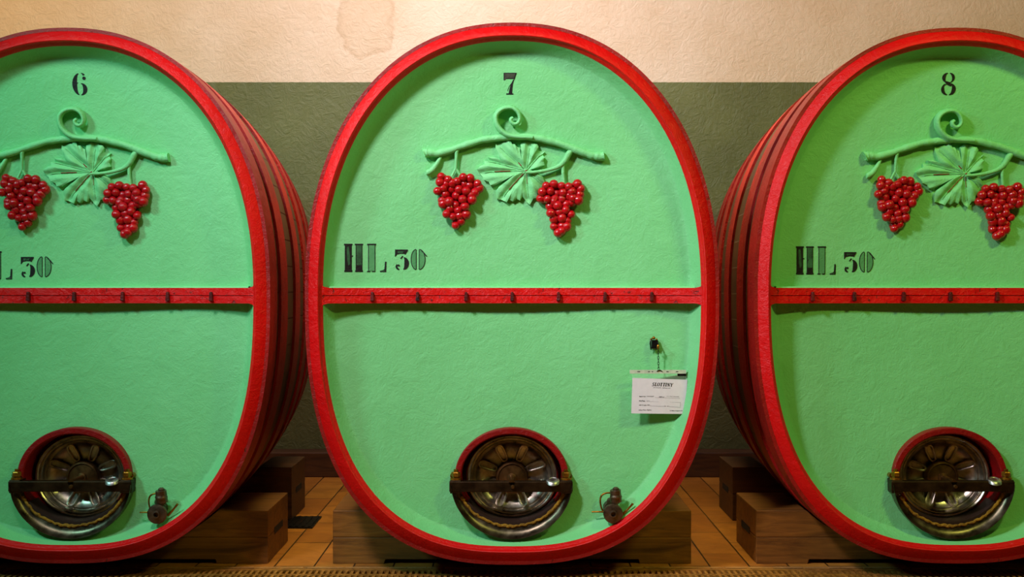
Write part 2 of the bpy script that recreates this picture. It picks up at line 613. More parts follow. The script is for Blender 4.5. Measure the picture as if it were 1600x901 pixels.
def add_parts_unique(root, sh):
    # staves
    g = Geo()
    L = 1.5
    rings = [[(x, 0.02, z) for x, z in sh.ring(0.05)], [(x, 0.02, z) for x, z in sh.ring(0.010)]]
    for i in range(25):
        t = 0.02 + (L - 0.02) * i / 24
        rings.append([(x, t, z) for x, z in sh.ring(0.010, rprof(t))])
    rings.append([(x, L, z) for x, z in sh.ring(0.05, rprof(L))])
    rings.append([(x, L - 0.08, z) for x, z in sh.ring(0.07, rprof(L))])
    rings.append([(x * 0.02, L - 0.08, sh.zc + (z - sh.zc) * 0.02) for x, z in sh.ring(0.07, rprof(L))])
    loft(g, rings)
    g.build('stave_body', STAVE, root)
    for a, b in HOOPS:
        g = Geo()
        outer, inner = [], []
        for i in range(5):
            t = a + (b - a) * i / 4
            outer.append([(x, t, z) for x, z in sh.ring(0.0, rprof(t))])
            inner.append([(x, t, z) for x, z in sh.ring(0.0125, rprof(t))])
        loft(g, outer + inner[::-1], close=True)
        g.build('hoop', REDHOOP, root, angle=50)
    # front ring of stave ends
    g = Geo()
    prof = [(0.0105, 0.035), (0.0105, 0.021), (0.0125, 0.0175), (0.0465, 0.0), (0.0490, 0.002), (0.0505, 0.014), (0.053, 0.0175), (0.060, 0.024), (0.0625, 0.034), (0.064, 0.06), (0.05, 0.08)]
    loft(g, [[(x, y, z) for x, z in sh.ring(o)] for o, y in prof])
    g.build('front_rim', RED, root, angle=35)
    # dished head with its round opening
    g = Geo()
    rings = []
    for o, y in [(0.059, 0.027), (0.0625, 0.032), (0.068, 0.046), (0.075, 0.060), (0.083, 0.0735), (0.090, 0.0825), (0.095, 0.0868)]:
        rings.append([(x, y, z) for x, z in sh.ring(o)])
    edge = sh.ring(0.095)
    M = 44
    for i in range(1, M + 1):
        q = i / M
        r = []
        for x, z in edge:
            d = math.hypot((x - MH.x) / MH_RX, (z - MH.z) / MH_RZ)
            cx, cz = MH.x + (x - MH.x) / d, MH.z + (z - MH.z) / d
            xx, zz = x + (cx - x) * q, z + (cz - z) * q
            yy = sh.head_y(xx, zz) + 0.0008 * math.exp(-(1 - sh.gauge(xx, zz)) * 40)
            r.append((xx, yy, zz))
        rings.append(r)
    rings.append([(x, y + 0.05, z) for x, y, z in rings[-1]])
    loft(g, rings)
    g.build('head', GREEN, root, angle=60)
    # crossbar with its two rails
    zc = CZ - 11 / 437
    hh = 12 / 437
    xe = sh.a - 0.052
    g = Geo()
    for sgn in (1, -1):
        poly = []
        zi, zo = zc + sgn * 0.0011, zc + sgn * hh
        poly.append((-xe, zi))
        poly.append((xe, zi))
        fl = [(0, 0.026), (0.004, 0.012), (0.012, 0.004), (0.026, 0.0)]
        for d, e in fl:
            poly.append((xe - d, zo + sgn * e))
        for d, e in fl[::-1]:
            poly.append((-xe + d, zo + sgn * e))
        if sgn < 0:
            poly = poly[::-1]
        n = len(poly)
        yf = lambda x: 0.020 + 0.091 * (1 - (abs(x) / xe) ** 3.4)
        fine = []
        for k in range(n):
            p, q = poly[k], poly[(k + 1) % n]
            m = 60 if abs(q[0] - p[0]) > 0.5 else 1
            fine += [(p[0] + (q[0] - p[0]) * t / m, p[1] + (q[1] - p[1]) * t / m) for t in range(m)]
        n = len(fine)
        lo = sorted([p for p in fine if abs(p[1] - zi) < 1e-6])
        hi = sorted([p for p in fine if abs(p[1] - zi) >= 1e-6])
        front = [[(x, yf(x), z) for x, z in hi], [(x, yf(x), z) for x, z in lo]]
        st = len(g.v)
        g.v += [p for r in front for p in r] + [(x, 0.15, z) for x, y, z in front[0]] + [(x, 0.15, z) for x, y, z in front[1]]
        H, Q = len(hi), len(lo)
        F = []
        # zip the two front edges together by x
        a = b = 0
        while a < H - 1 or b < Q - 1:
            if b == Q - 1 or (a < H - 1 and hi[a + 1][0] <= lo[b + 1][0]):
                F.append((st + a, st + a + 1, st + H + b))
                a += 1
            else:
                F.append((st + H + b, st + a, st + H + b + 1))
                b += 1
        o2 = st + H + Q
        F += [(st + k, st + k + 1, o2 + k + 1, o2 + k) for k in range(H - 1)]
        F += [(st + H + k, st + H + k + 1, o2 + H + k + 1, o2 + H + k) for k in range(Q - 1)]
        g.f += F
        g.m += [0] * len(F)
    bar = g.build('crossbar', REDBAR, root, smooth=True, angle=35)
    for u in (580.5, 650, 727.5, 800, 874, 947, 1018.7):
        p = pt(u, 463.5, 0.07)
        x = p.x + random.uniform(-0.003, 0.003)
        yp = yf(x)
        g = Geo()
        g.prism([(x - 0.0065, zc - 0.019), (x + 0.0075, zc - 0.019), (x + 0.006, zc + 0.010), (x + 0.002, zc + 0.014), (x - 0.004, zc + 0.012)], yp - 0.016, yp + 0.012)
        g.build('peg', PEG, bar, smooth=False, bevel=0.002)
    # green fillet over the bar
    g = Geo()
    z0 = zc + hh - 0.001
    rows = [[], [], [], [], []]
    for k in range(33):
        x = (-xe + 0.03) + (2 * xe - 0.06) * k / 32
        y = yf(x)
        for r, (yy, zz) in zip(rows, ((y + 0.006, z0), (y + 0.010, z0 + 0.0055), (y + 0.03, z0 + 0.007), (0.15, z0 + 0.008), (0.15, z0))):
            r.append((x, yy, zz))
    v = [p for r in rows for p in r]
    f = [(r * 33 + k, r * 33 + k + 1, ((r + 1) % 5) * 33 + k + 1, ((r + 1) % 5) * 33 + k) for r in range(5) for k in range(32)]
    g.add(v, f)
    g.build('ledge', GREEN, root, smooth=False)


# ------------------------------------------------------------------ carving
def c1(x, y, lift):           # crop of the photo used for the carving
    return on_head(640 + x / 2.906, 90 + y / 2.906, lift)


def c4(x, y, lift):
    return on_head(755 + x / 5.15, 155 + y / 5.15, lift)


def c5(x, y, lift):
    return on_head(655 + x / 5.8125, 215 + y / 5.8125, lift)


def make_vine(root):
    k = 1.0 / 2.906 / 433
    g = Geo()
    # long branch, left part then right part
    rb = random.Random(2)

    def branch(pts, rads):
        P, R = [], []
        for a in range(len(pts) - 1):
            for t in (0, 0.33, 0.66):
                P.append((pts[a][0] + (pts[a + 1][0] - pts[a][0]) * t, pts[a][1] + (pts[a + 1][1] - pts[a][1]) * t + rb.uniform(-1.2, 1.2), pts[a][2] + (pts[a + 1][2] - pts[a][2]) * t))
                R.append((rads[a] + (rads[a + 1] - rads[a]) * t) * rb.uniform(1.02, 1.22) * k)
        P.append(pts[-1])
        R.append(rads[-1] * 1.1 * k)
        g.tube([c1(*p) for p in P], R, 14)
    branch([(66, 432, .012), (85, 430, .013), (125, 434, .013), (200, 414, .014), (262, 392, .015), (330, 372, .016), (400, 361, .017), (470, 360, .016)], [20, 17, 14.5, 14, 14, 13.5, 13.5, 10])
    branch([(470, 358, .016), (530, 357, .017), (600, 367, .017), (660, 382, .016), (722, 402, .016), (770, 422, .015), (825, 442, .014), (866, 447, .013), (884, 445, .013)], [12, 13, 14, 14, 15, 16, 15.5, 18, 19])
    # curled tendril: a flattened band that stands proud
    cur = [(560, 362), (500, 360), (450, 352), (415, 330), (394, 298), (391, 265), (406, 240), (434, 226), (466, 226), (490, 242), (501, 268), (497, 290), (480, 301), (463, 293), (459, 278), (470, 270)]
    rr = [10, 12, 13, 13, 12.5, 12, 11.5, 11, 10.5, 10, 9.5, 9, 9, 8.5, 8, 6]
    g.tube([c1(x, y, .022) for x, y in cur], [r * k for r in rr], 14, flat=1.9)
    # cut stub at the left
    g.tube([c1(142, 448, .010), c1(128, 474, .012), c1(105, 506, .013), c1(84, 520, .014), c1(76, 522, .014)], [6 * k, 10 * k, 13 * k, 13 * k, 11 * k], 12)
    g.tube([c1(100, 508, .010), c1(84, 534, .010)], [9 * k, 8 * k], 10)
    # stalks
    g.tube([c1(222, 408, .014), c1(214, 425, .015), c1(212, 460, .013), c1(210, 505, .012)], [8 * k, 9 * k, 7 * k, 6 * k], 10)
    g.tube([c1(210, 500, .012), c1(192, 536, .012)], [5 * k, 6 * k], 8)
    g.tube([c1(210, 500, .012), c1(228, 530, .012)], [5 * k, 6 * k], 8)
    g.tube([c1(742, 410, .015), c1(722, 436, .016), c1(702, 470, .016), c1(672, 494, .017), c1(620, 510, .019), c1(565, 518, .024), c1(527, 519, .027)],
           [11 * k, 14 * k, 13 * k, 10 * k, 8 * k, 7 * k, 5 * k], 12)
    g.tube([c1(698, 476, .014), c1(697, 520, .013), c1(702, 572, .013)], [8 * k, 8 * k, 7 * k], 10)
    vine = g.build('vine_carving', GREEN, root, angle=60)

    # leaf
    A = [('4', p) for p in [(195, 322), (222, 340), (232, 362), (255, 362), (272, 384), (292, 392), (301, 462), (306, 392), (300, 362), (340, 333), (362, 345), (385, 340), (405, 358), (434, 362), (446, 384), (440, 412), (495, 424), (478, 446), (495, 470), (484, 500), (494, 530), (470, 545), (440, 556), (395, 564),
                            (400, 582), (446, 600), (482, 626), (494, 668), (470, 700), (462, 730), (440, 745), (442, 790), (404, 796), (376, 848), (350, 826), (330, 800), (318, 782), (296, 814), (268, 800), (240, 824), (205, 802), (190, 828), (140, 804), (110, 802), (104, 735), (125, 704), (168, 672), (214, 632), (150, 656), (95, 692), (60, 694), (44, 664), (10, 650)]]
    A += [('5', p) for p in [(590, 386), (572, 348), (545, 322), (524, 286), (560, 252), (594, 238), (590, 208), (640, 206), (626, 178), (690, 180), (708, 200), (752, 250), (716, 150), (694, 92), (694, 56), (736, 52), (764, 44), (790, 40)]]
    cen = c4(322, 572, 0)
    out = []
    for t, p in A:
        q = (c4 if t == '4' else c5)(p[0], p[1], 0)
        out.append((q.x, q.z))
    n0 = len(out)
    fine = []
    for i in range(n0):
        p, q = out[i], out[(i + 1) % n0]
        for j in range(5):
            fine.append((p[0] + (q[0] - p[0]) * j / 5, p[1] + (q[1] - p[1]) * j / 5))
    veins = [(c4(-10, 588, 0), 'a'), (c4(118, 372, 0), 'b'), (c4(372, 380, 0), 'c'), (c4(470, 430, 0), 'd'), (c4(150, 790, 0), 'e'), (c4(362, 800, 0), 'f'), (c4(470, 680, 0), 'g'), (c4(20, 490, 0), 'h')]
    hub = c4(345, 574, 0)

    def vdist(x, z):
        best = 9
        for e, _ in veins:
            ax, az = hub.x, hub.z
            bx, bz = e.x - ax, e.z - az
            t = max(0, min(1, ((x - ax) * bx + (z - az) * bz) / (bx * bx + bz * bz)))
            best = min(best, math.hypot(x - ax - bx * t, z - az - bz * t))
        return best

    def lift(x, z, rho):
        d = vdist(x, z)
        q = min(1, d / 0.020)
        return 0.0135 + 0.0105 * q * q * (3 - 2 * q) - 0.010 * rho ** 6 + 0.0022 * math.sin(x * 90 + z * 60) * math.sin(z * 110)

    g = Geo()
    rings = []
    for i in range(22):
        rho = max(0.02, i / 21)
        r = []
        for x, z in fine:
            xx, zz = cen.x + (x - cen.x) * rho, cen.z + (z - cen.z) * rho
            r.append((xx, SH7.head_y(xx, zz) - lift(xx, zz, rho), zz))
        rings.append(r)
    rings.append([(x, SH7.head_y(x, z) + 0.002, z) for x, z in fine])
    loft(g, rings)
    g.add([(rings[0][k]) for k in range(len(fine))], [tuple(range(len(fine)))])

    def vpt(q, x, z):
        return Vector((x, SH7.head_y(x, z) - q, z))
    for e, nm in veins:
        red = nm in 'aef'
        m = 9
        pts = []
        for j in range(m):
            t = j / (m - 1) * 0.95
            x, z = hub.x + (e.x - hub.x) * t, hub.z + (e.z - hub.z) * t
            pts.append(vpt(lift(x, z, 0.5 * t) + (0.0005 if red else 0.001), x, z))
        g.tube(pts, [0.0022 * (1 - 0.6 * j / (m - 1)) for j in range(m)], 8, 0, smooth=1)
        if red:
            s = 1.0 if nm == 'f' else 1.6
            pts2 = [p + Vector((0, -0.0024, 0.0006)) for p in pts[(1 if nm != 'a' else 3):(7 if nm != 'f' else 5)]]
            g.tube(pts2, 0.0009 * s, 6, 1, smooth=1)
    g.tube([c4(282, 506, .026), c4(308, 534, .025)], [0.0016, 0.002], 6, 1, smooth=1)
    g.sphere(c4(345, 573, .026), 0.0034, 1)
    g.build('leaf', [GREEN, VEINRED], vine, angle=50)

    # grapes
    left = [(200, 350), (262, 378), (345, 392), (400, 355), (462, 366), (530, 415), (188, 402), (220, 455), (292, 462), (360, 467), (427, 482), (506, 497), (408, 418), (165, 482), (235, 512), (335, 522), (395, 557), (480, 560), (210, 567), (270, 577), (280, 640), (330, 607), (415, 622), (355, 657), (248, 690), (305, 714), (365, 706), (427, 694), (380, 757), (330, 794), (455, 430), (545, 456), (215, 600), (470, 520), (300, 410), (240, 420)]
    right = [(620, 580), (655, 572), (690, 580), (722, 584), (762, 572), (778, 594), (602, 608), (640, 604), (667, 616), (697, 610), (737, 606), (772, 620), (596, 638), (626, 641), (660, 638), (692, 640), (742, 635), (767, 645), (637, 674), (672, 670), (712, 664), (738, 655), (641, 704), (680, 700), (708, 690), (734, 710), (655, 730), (692, 726), (716, 740), (655, 765), (692, 762), (713, 765), (675, 793), (690, 784), (655, 652), (725, 625)]
    for lst, fn, rad in ((left, c5, 36 / 5.8125 / 433), (right, c1, 18.2 / 2.906 / 433)):
        g = Geo()
        rnd = random.Random(3)
        for i, (x, y) in enumerate(lst):
            r = rad * rnd.uniform(1.04, 1.26)
            g.sphere(fn(x, y, rnd.uniform(0.014, 0.030)), r, 0, sc=(1, 1.05, rnd.uniform(0.92, 1.08)))
        # carved block behind the berries
        mx = sum(p[0] for p in lst) / len(lst)
        my = sum(p[1] for p in lst) / len(lst)
        for (x, y) in lst:
            g.sphere(fn(mx + (x - mx) * 0.85, my + (y - my) * 0.9, 0.008), rad * 1.15, 0, 10, 6)
        g.build('grape_bunch', BERRY, vine, angle=60)['label'] = 'glossy red carved grape bunch'
    return vine


# ------------------------------------------------------------------ stencils
def ribbon(g, pts, ws, mi=0, lift=0.0012):
    """flat stroke on the head; pts are photo pixels, ws widths in pixels"""
    n = len(pts)
    if not hasattr(ws, '__len__'):
        ws = [ws] * n
    L, R = [], []
    for i in range(n):
        p0, p1 = pts[max(i - 1, 0)], pts[min(i + 1, n - 1)]
        dx, dy = p1[0] - p0[0], p1[1] - p0[1]
        d = math.hypot(dx, dy) or 1
        nx, ny = -dy / d, dx / d
        L.append(on_head(pts[i][0] + nx * ws[i] / 2, pts[i][1] + ny * ws[i] / 2, lift))
        R.append(on_head(pts[i][0] - nx * ws[i] / 2, pts[i][1] - ny * ws[i] / 2, lift))
    v = L + R
    g.add(v, [(i, i + 1, n + i + 1, n + i) for i in range(n - 1)], mi)


def patch(g, poly, mi=0, lift=0.0012):
    g.add([on_head(x, y, lift) for x, y in poly], [tuple(range(len(poly)))], mi)


def arc(cx, cy, rx, ry, a0, a1, n=20):
    return [(cx + rx * math.cos(math.radians(a0 + (a1 - a0) * i / (n - 1))), cy - ry * math.sin(math.radians(a0 + (a1 - a0) * i / (n - 1)))) for i in range(n)]


def swell(n, lo, hi):
    return [lo + (hi - lo) * math.sin(math.pi * i / (n - 1)) ** 1.3 for i in range(n)]


def numeral_7():
    g = Geo()
    T = lambda x, y: (640 + x / 2.906, 90 + y / 2.906)
    patch(g, [T(*p) for p in [(427, 68), (485, 68), (484, 76), (476, 93), (440, 93), (433, 101), (427, 101)]], 1, 0.0011)
    ribbon(g, [T(427, 69), T(486, 69)], 1.4)
    ribbon(g, [T(438, 93), T(477, 93)], 1.3, 0, 0.0014)
    ribbon(g, [T(429, 68), T(429, 100)], 1.4, 0, 0.0014)
    ribbon(g, [T(483, 70), T(474, 96)], 1.8, 0, 0.0014)
    ribbon(g, [T(472, 99), T(466, 116), T(461, 136), T(458, 156), T(457, 164)], [1.6, 2.6, 4.2, 5.4, 5.6])
    ribbon(g, [T(439, 163.5), T(471, 163.5)], 1.9)
    ribbon(g, [T(476, 96), T(452, 130), T(444, 150)], [1.0, 0.8, 0.6])
    return g


def numeral_6():
    g = Geo()
    K = 1 / 2.434 / 0.99
    T = lambda x, y: (797 + (x - 311.5) * K, 130.5 + (y - 98) * K)
    E = lambda *a: [T(*p) for p in arc(*a)]
    ribbon(g, E(312, 99, 20, 41, 104, 258, 24), swell(24, 1.2, 7.4))
    ribbon(g, E(312, 118, 19, 22, 78, -80, 20), swell(20, 1.0, 6.6))
    ribbon(g, E(306, 116, 14, 22, 92, 150, 10), swell(10, 0.8, 1.4))
    ribbon(g, E(316, 70, 12, 12, 82, 20, 8), [1.0, 1.2, 1.4, 1.8, 2.4, 3.0, 3.4, 3.4])
    patch(g, [T(*p) for p in arc(328, 77, 6.5, 6.5, 0, 345, 14)], 0, 0.0014)
    return g


def numeral_8():
    g = Geo()
    K = 1 / 2.435 / 0.99
    T = lambda x, y: (797 + (x - 678) * K, 130.5 + (y - 99) * K)
    E = lambda *a: [T(*p) for p in arc(*a)]
    ribbon(g, E(679, 77, 19, 19, 104, 240, 18), swell(18, 1.2, 5.6))
    ribbon(g, E(677, 77, 19, 19, 76, -60, 18), swell(18, 1.2, 4.4))
    ribbon(g, E(679, 118, 22, 23, 128, 258, 18), swell(18, 1.4, 5.0))
    ribbon(g, E(677, 118, 22, 23, 60, -78, 18), swell(18, 1.4, 6.4))
    ribbon(g, [T(668, 92), T(678, 98), T(690, 106)], [3.4, 5.6, 3.6])
    ribbon(g, [T(690, 91), T(664, 104)], [1.2, 1.6])
    return g


HLT = lambda x, y: (500 + x / 5.333, 360 + y / 5.333)


def capacity_unit():
    g = Geo()
    T = HLT

    def stem(x0, x1, fill):
        patch(g, [T(x0, 112), T(x1, 112), T(x1, 338), T(x0, 338)], fill, 0.0010)
        for xx in (x0, x1):
            ribbon(g, [T(xx, 112), T(xx, 338)], 1.1, 0, 0.0014)
    stem(210, 262, 0)
    patch(g, [T(222, 135), T(240, 130), T(248, 200), T(252, 275), T(236, 290), T(226, 240)], 1, 0.0016)
    stem(300, 350, 1)
    patch(g, [T(304, 285), T(350, 285), T(350, 338), T(304, 338)], 0, 0.0013)
    ribbon(g, [T(262, 210), T(276, 210)], 1.6)
    stem(404, 458, 2)
    for x0, x1 in ((200, 271), (290, 359), (393, 467)):
        ribbon(g, [T(x0, 113), T(x1, 113)], 2.2, 0, 0.0015)
        if x0 < 390:
            ribbon(g, [T(x0 + 2, 335), T(x1 - 1, 335)], 2.4, 0, 0.0015)
    ribbon(g, [T(392, 338), T(418, 338)], 1.6, 0, 0.0015)
    ribbon(g, [T(434, 338), T(458, 338)], 1.6, 0, 0.0015)
    patch(g, [T(498, 334), T(528, 325), T(537, 316), T(541, 256), T(554, 256), T(552, 343), T(502, 343)], 0)
    patch(g, [T(508, 333), T(540, 325), T(540, 338), T(508, 338)], 1, 0.0016)
    return g


def capacity_number():
    g = Geo()
    T = HLT
    # 3
    patch(g, [T(625, 157), T(732, 157), T(712, 192), T(672, 190), T(645, 196), T(626, 216)], 0, 0.0011)
    patch(g, [T(645, 168), T(700, 168), T(690, 184), T(650, 186)], 1, 0.0017)
    ribbon(g, [T(625, 160), T(732, 160)], 1.8, 0, 0.0014)
    ribbon(g, [T(629, 160), T(628, 214)], 1.4, 0, 0.0014)
    ribbon(g, [T(730, 160), T(708, 196)], 1.6, 0, 0.0014)
    ribbon(g, [T(690, 210), T(672, 232)], 2.2)
    b = [T(*p) for p in arc(694, 270, 28, 48, 80, -90, 20)]
    ribbon(g, b, swell(20, 1.6, 7.4))
    ribbon(g, [T(*p) for p in arc(664, 296, 26, 26, 140, 262, 12)], swell(12, 2, 3.2))
    patch(g, [T(*p) for p in arc(656, 288, 9, 9, 0, 345, 12)], 0, 0.0015)
    # 0 in two halves
    for cx, s in ((802, 1), (826, -1)):
        a0, a1 = (92, 268) if s > 0 else (88, -88)
        rim = arc(cx, 238, 43 if s > 0 else 50, 84, a0, a1, 22)
        patch(g, [T(*p) for p in rim], 2, 0.0010)
        ribbon(g, [T(*p) for p in rim], 1.2, 0, 0.0014)
        ribbon(g, [T(cx, 156), T(cx, 321)], 1.1, 0, 0.0014)
    ribbon(g, [T(845, 166), T(868, 186), T(892, 215)], [1.2, 1.6, 1.2])
    return g


# ------------------------------------------------------------------ manhole and tap
def make_manhole(root):
    cx, cy, cz = MH.x, MH.y, MH.z
    c = (cx, 0, cz)
    # red collar standing round the opening
    g = Geo()

    def ell(rx, rz, y, dz=0.0, a0=0.0, a1=360.0, n=97):
        return [(cx + rx * math.cos(math.radians(a0 + (a1 - a0) * k / (n - 1))), y, cz + dz + rz * math.sin(math.radians(a0 + (a1 - a0) * k / (n - 1)))) for k in range(n)]
    prof = [(0, 0.16), (0, 0.088), (-0.003, 0.084), (-0.019, 0.084), (-0.023, 0.088), (-0.025, 0.195), (-0.06, 0.21)]
    loft(g, [ell(0.204 + o, 0.178 + o, y)[:-1] for o, y in prof])
    collar = g.build('manhole_collar', COLLAR, root, angle=35)
    # drip gutter hung round the lower half
    g = Geo()
    A = (184, 356)
    n = 81

    def crescent(t, y):
        return ell(0.194 + 0.0215 * t, 0.171 + 0.0335 * t, y, -0.0065 * t, A[0], A[1], n)
    prof = [(-0.25, 0.083), (0.0, 0.079), (0.08, 0.077), (0.3, 0.077), (0.55, 0.073), (0.78, 0.063), (0.92, 0.051), (0.97, 0.045), (1.0, 0.047), (0.99, 0.060), (0.95, 0.090), (0.9, 0.115), (0.3, 0.115), (-0.25, 0.115)]
    rows = [crescent(t, y) for t, y in prof]
    v = [p for r in rows for p in r]
    f = []
    for i in range(len(rows) - 1):
        for k in range(n - 1):
            f.append((i * n + k, (i + 1) * n + k, (i + 1) * n + k + 1, i * n + k + 1))
    f.append(tuple(i * n for i in range(len(rows))))
    f.append(tuple(i * n + n - 1 for i in range(len(rows)))[::-1])
    g.add(v, f)
    gut = g.build('drip_gutter', DULL, root, angle=35)
    g = Geo()
    rnd = random.Random(5)
    pts = []
    rr = []
    for i in range(60):
        a = math.radians(202 + 140 * i / 59)
        d = rnd.uniform(-0.002, 0.002)
        pts.append((cx + (0.193 + d) * math.cos(a), 0.077 + rnd.uniform(-0.001, 0.001), cz + (0.170 + d) * math.sin(a)))
        rr.append(0.0050 + rnd.uniform(-0.0012, 0.0018))
    g.tube(pts, rr, 8, smooth=2)
    g.build('sealant_bead', YELLOW, gut)
    # added dark crescent: shade on the collar's lower half put into colour
    g = Geo()
    for o, y in ((-0.002, 0.083), (-0.004, 0.079), (-0.022, 0.080), (-0.026, 0.088), (-0.027, 0.15)):
        g.v += ell(0.204 + o, 0.178 + o, y, 0, 212, 328, 61)
    g.f = [(i * 61 + k, (i + 1) * 61 + k, (i + 1) * 61 + k + 1, i * 61 + k + 1) for i in range(4) for k in range(60)]
    g.m = [0] * len(g.f)
    g.build('collar_shade', COLLARSHADE, root)
    # the door itself: pressed steel dish seen through the opening
    dz = pt(800, 744, 0.15).z
    dc = (cx + 0.001, 0, dz)
    g = Geo()
    prof = [(0.150, 0.20), (0.166, 0.196), (0.1685, 0.178), (0.167, 0.158), (0.162, 0.150), (0.157, 0.150), (0.153, 0.154), (0.151, 0.162), (0.148, 0.160), (0.145, 0.160), (0.142, 0.164), (0.139, 0.176), (0.136, 0.180),
            (0.130, 0.178), (0.124, 0.186), (0.112, 0.196), (0.095, 0.203), (0.075, 0.206), (0.05, 0.206), (0.0005, 0.206)]
    g.lathe(prof, dc, 96, sz=0.91)
    door = g.build('manhole_door', STEEL, root, angle=28)
    # pressed ribs
    for k in range(8):
        a = math.radians(22.5 + 45 * k + (90 - 67.5))
        a = math.radians([68, 113, 157, 203, 248, 292, 337, 23][k])
        g = Geo()
        er, et = Vector((math.cos(a), 0, math.sin(a) * 0.91)), Vector((-math.sin(a), 0, math.cos(a)))
        loop = []
        for j in range(36):
            b = 2 * math.pi * j / 36
            lx = 0.094 + 0.034 * math.copysign(abs(math.cos(b)) ** 0.55, math.cos(b))
            wd = 0.0105 + 0.003 * (lx - 0.06) / 0.068
            lz = wd * math.copysign(abs(math.sin(b)) ** 0.7, math.sin(b))
            yy = 0.203 - 0.014 * max(0, (lx - 0.075) / 0.055) ** 1.3 - 0.012
            q = Vector(dc) + er * lx + et * lz
            loop.append((q.x, yy, q.z))
        g.tube(loop + [loop[0]], 0.0042, 8, smooth=1, caps=False)
        n = len(loop)
        g.add([(p[0], p[1] + 0.006, p[2]) for p in loop], [tuple(range(n))])
        g.build('rib', STEEL, door)
    g = Geo()
    g.lathe([(0.060, 0.206), (0.0585, 0.170), (0.056, 0.166), (0.050, 0.164), (0.048, 0.168), (0.040, 0.166), (0.018, 0.164), (0.017, 0.158), (0.011, 0.156), (0.010, 0.05), (0.0, 0.05)], (dc[0], 0, dc[2] - 0.006), 48)
    g.build('hub', BRONZE, door, angle=30)
    # clamp bar
    z0, z1 = pt(800, 768, 0.05).z, pt(800, 751.5, 0.05).z
    x0, x1 = pt(702, 760, 0.05).x, pt(895, 760, 0.05).x
    g = Geo()
    g.box(x0, x1, 0.050, 0.085, z0, z1)
    for xx in (x0 + 0.022, x1 - 0.022):
        g.box(xx - 0.020, xx + 0.020, 0.052, 0.11, z0 - 0.006, z1 + 0.004)
    bar = g.build('clamp_bar', IRON, root, smooth=False, bevel=0.003)
    zm = (z0 + z1) / 2
    for xx in (x0 + 0.022, x1 - 0.022):
        g = Geo()
        zt = z1 + 0.004
        g.lathe([(0.0, -0.01), (0.019, -0.01), (0.019, 0.004), (0.013, 0.006), (0.012, 0.010), (0.0165, 0.011), (0.0165, 0.024), (0.014, 0.027), (0.008, 0.027), (0.008, 0.036), (0.0, 0.036)], (xx, 0.074, zt), 6, axis='Z')
        g.lathe([(0.0, -0.004), (0.020, -0.004), (0.020, 0.006), (0.0, 0.006)], (xx, 0.074, zt), 28, axis='Z')
        # eye of the swing bolt leading back to the head
        g.tube([(xx + (0.012 if xx > 0 else -0.012), 0.08, zt + 0.012), (xx + (0.012 if xx > 0 else -0.012), 0.135, zt + 0.010)], 0.009, 10)
        g.build('clamp_bolt', BRASS, bar, angle=25)
    g = Geo()
    g.lathe([(0.0, 0.041), (0.0055, 0.041), (0.0075, 0.044), (0.0075, 0.052)], (cx + 0.004, 0, zm), 20)
    g.build('centre_screw', BRONZE, bar)
    g = Geo()
    p = pt(864, 751.5, 0.052)
    # pressed cap lying tilted against the bar
    R = 0.0235
    v, f = [], []
    g2 = Geo()
    g2.lathe([(0.0, 0.002), (R * 0.55, 0.002), (R * 0.62, 0.004), (R * 0.9, 0.003), (R, 0.0), (R, -0.009), (R * 0.9, -0.011), (0, -0.011)], (0, 0, 0), 40, axis='Z')
    ca, sa = math.cos(math.radians(14)), math.sin(math.radians(14))
    g.add([(p.x + q[0], p.y + 0.004 + q[1] * ca + q[2] * sa, p.z + 0.004 + q[1] * sa * 1.3 + q[2] * ca) for q in g2.v], g2.f)
    g.build('round_cap', CHROME, bar, angle=30)['label'] = 'small bright steel cap'


TAP = on_head(956, 790, 0.0)


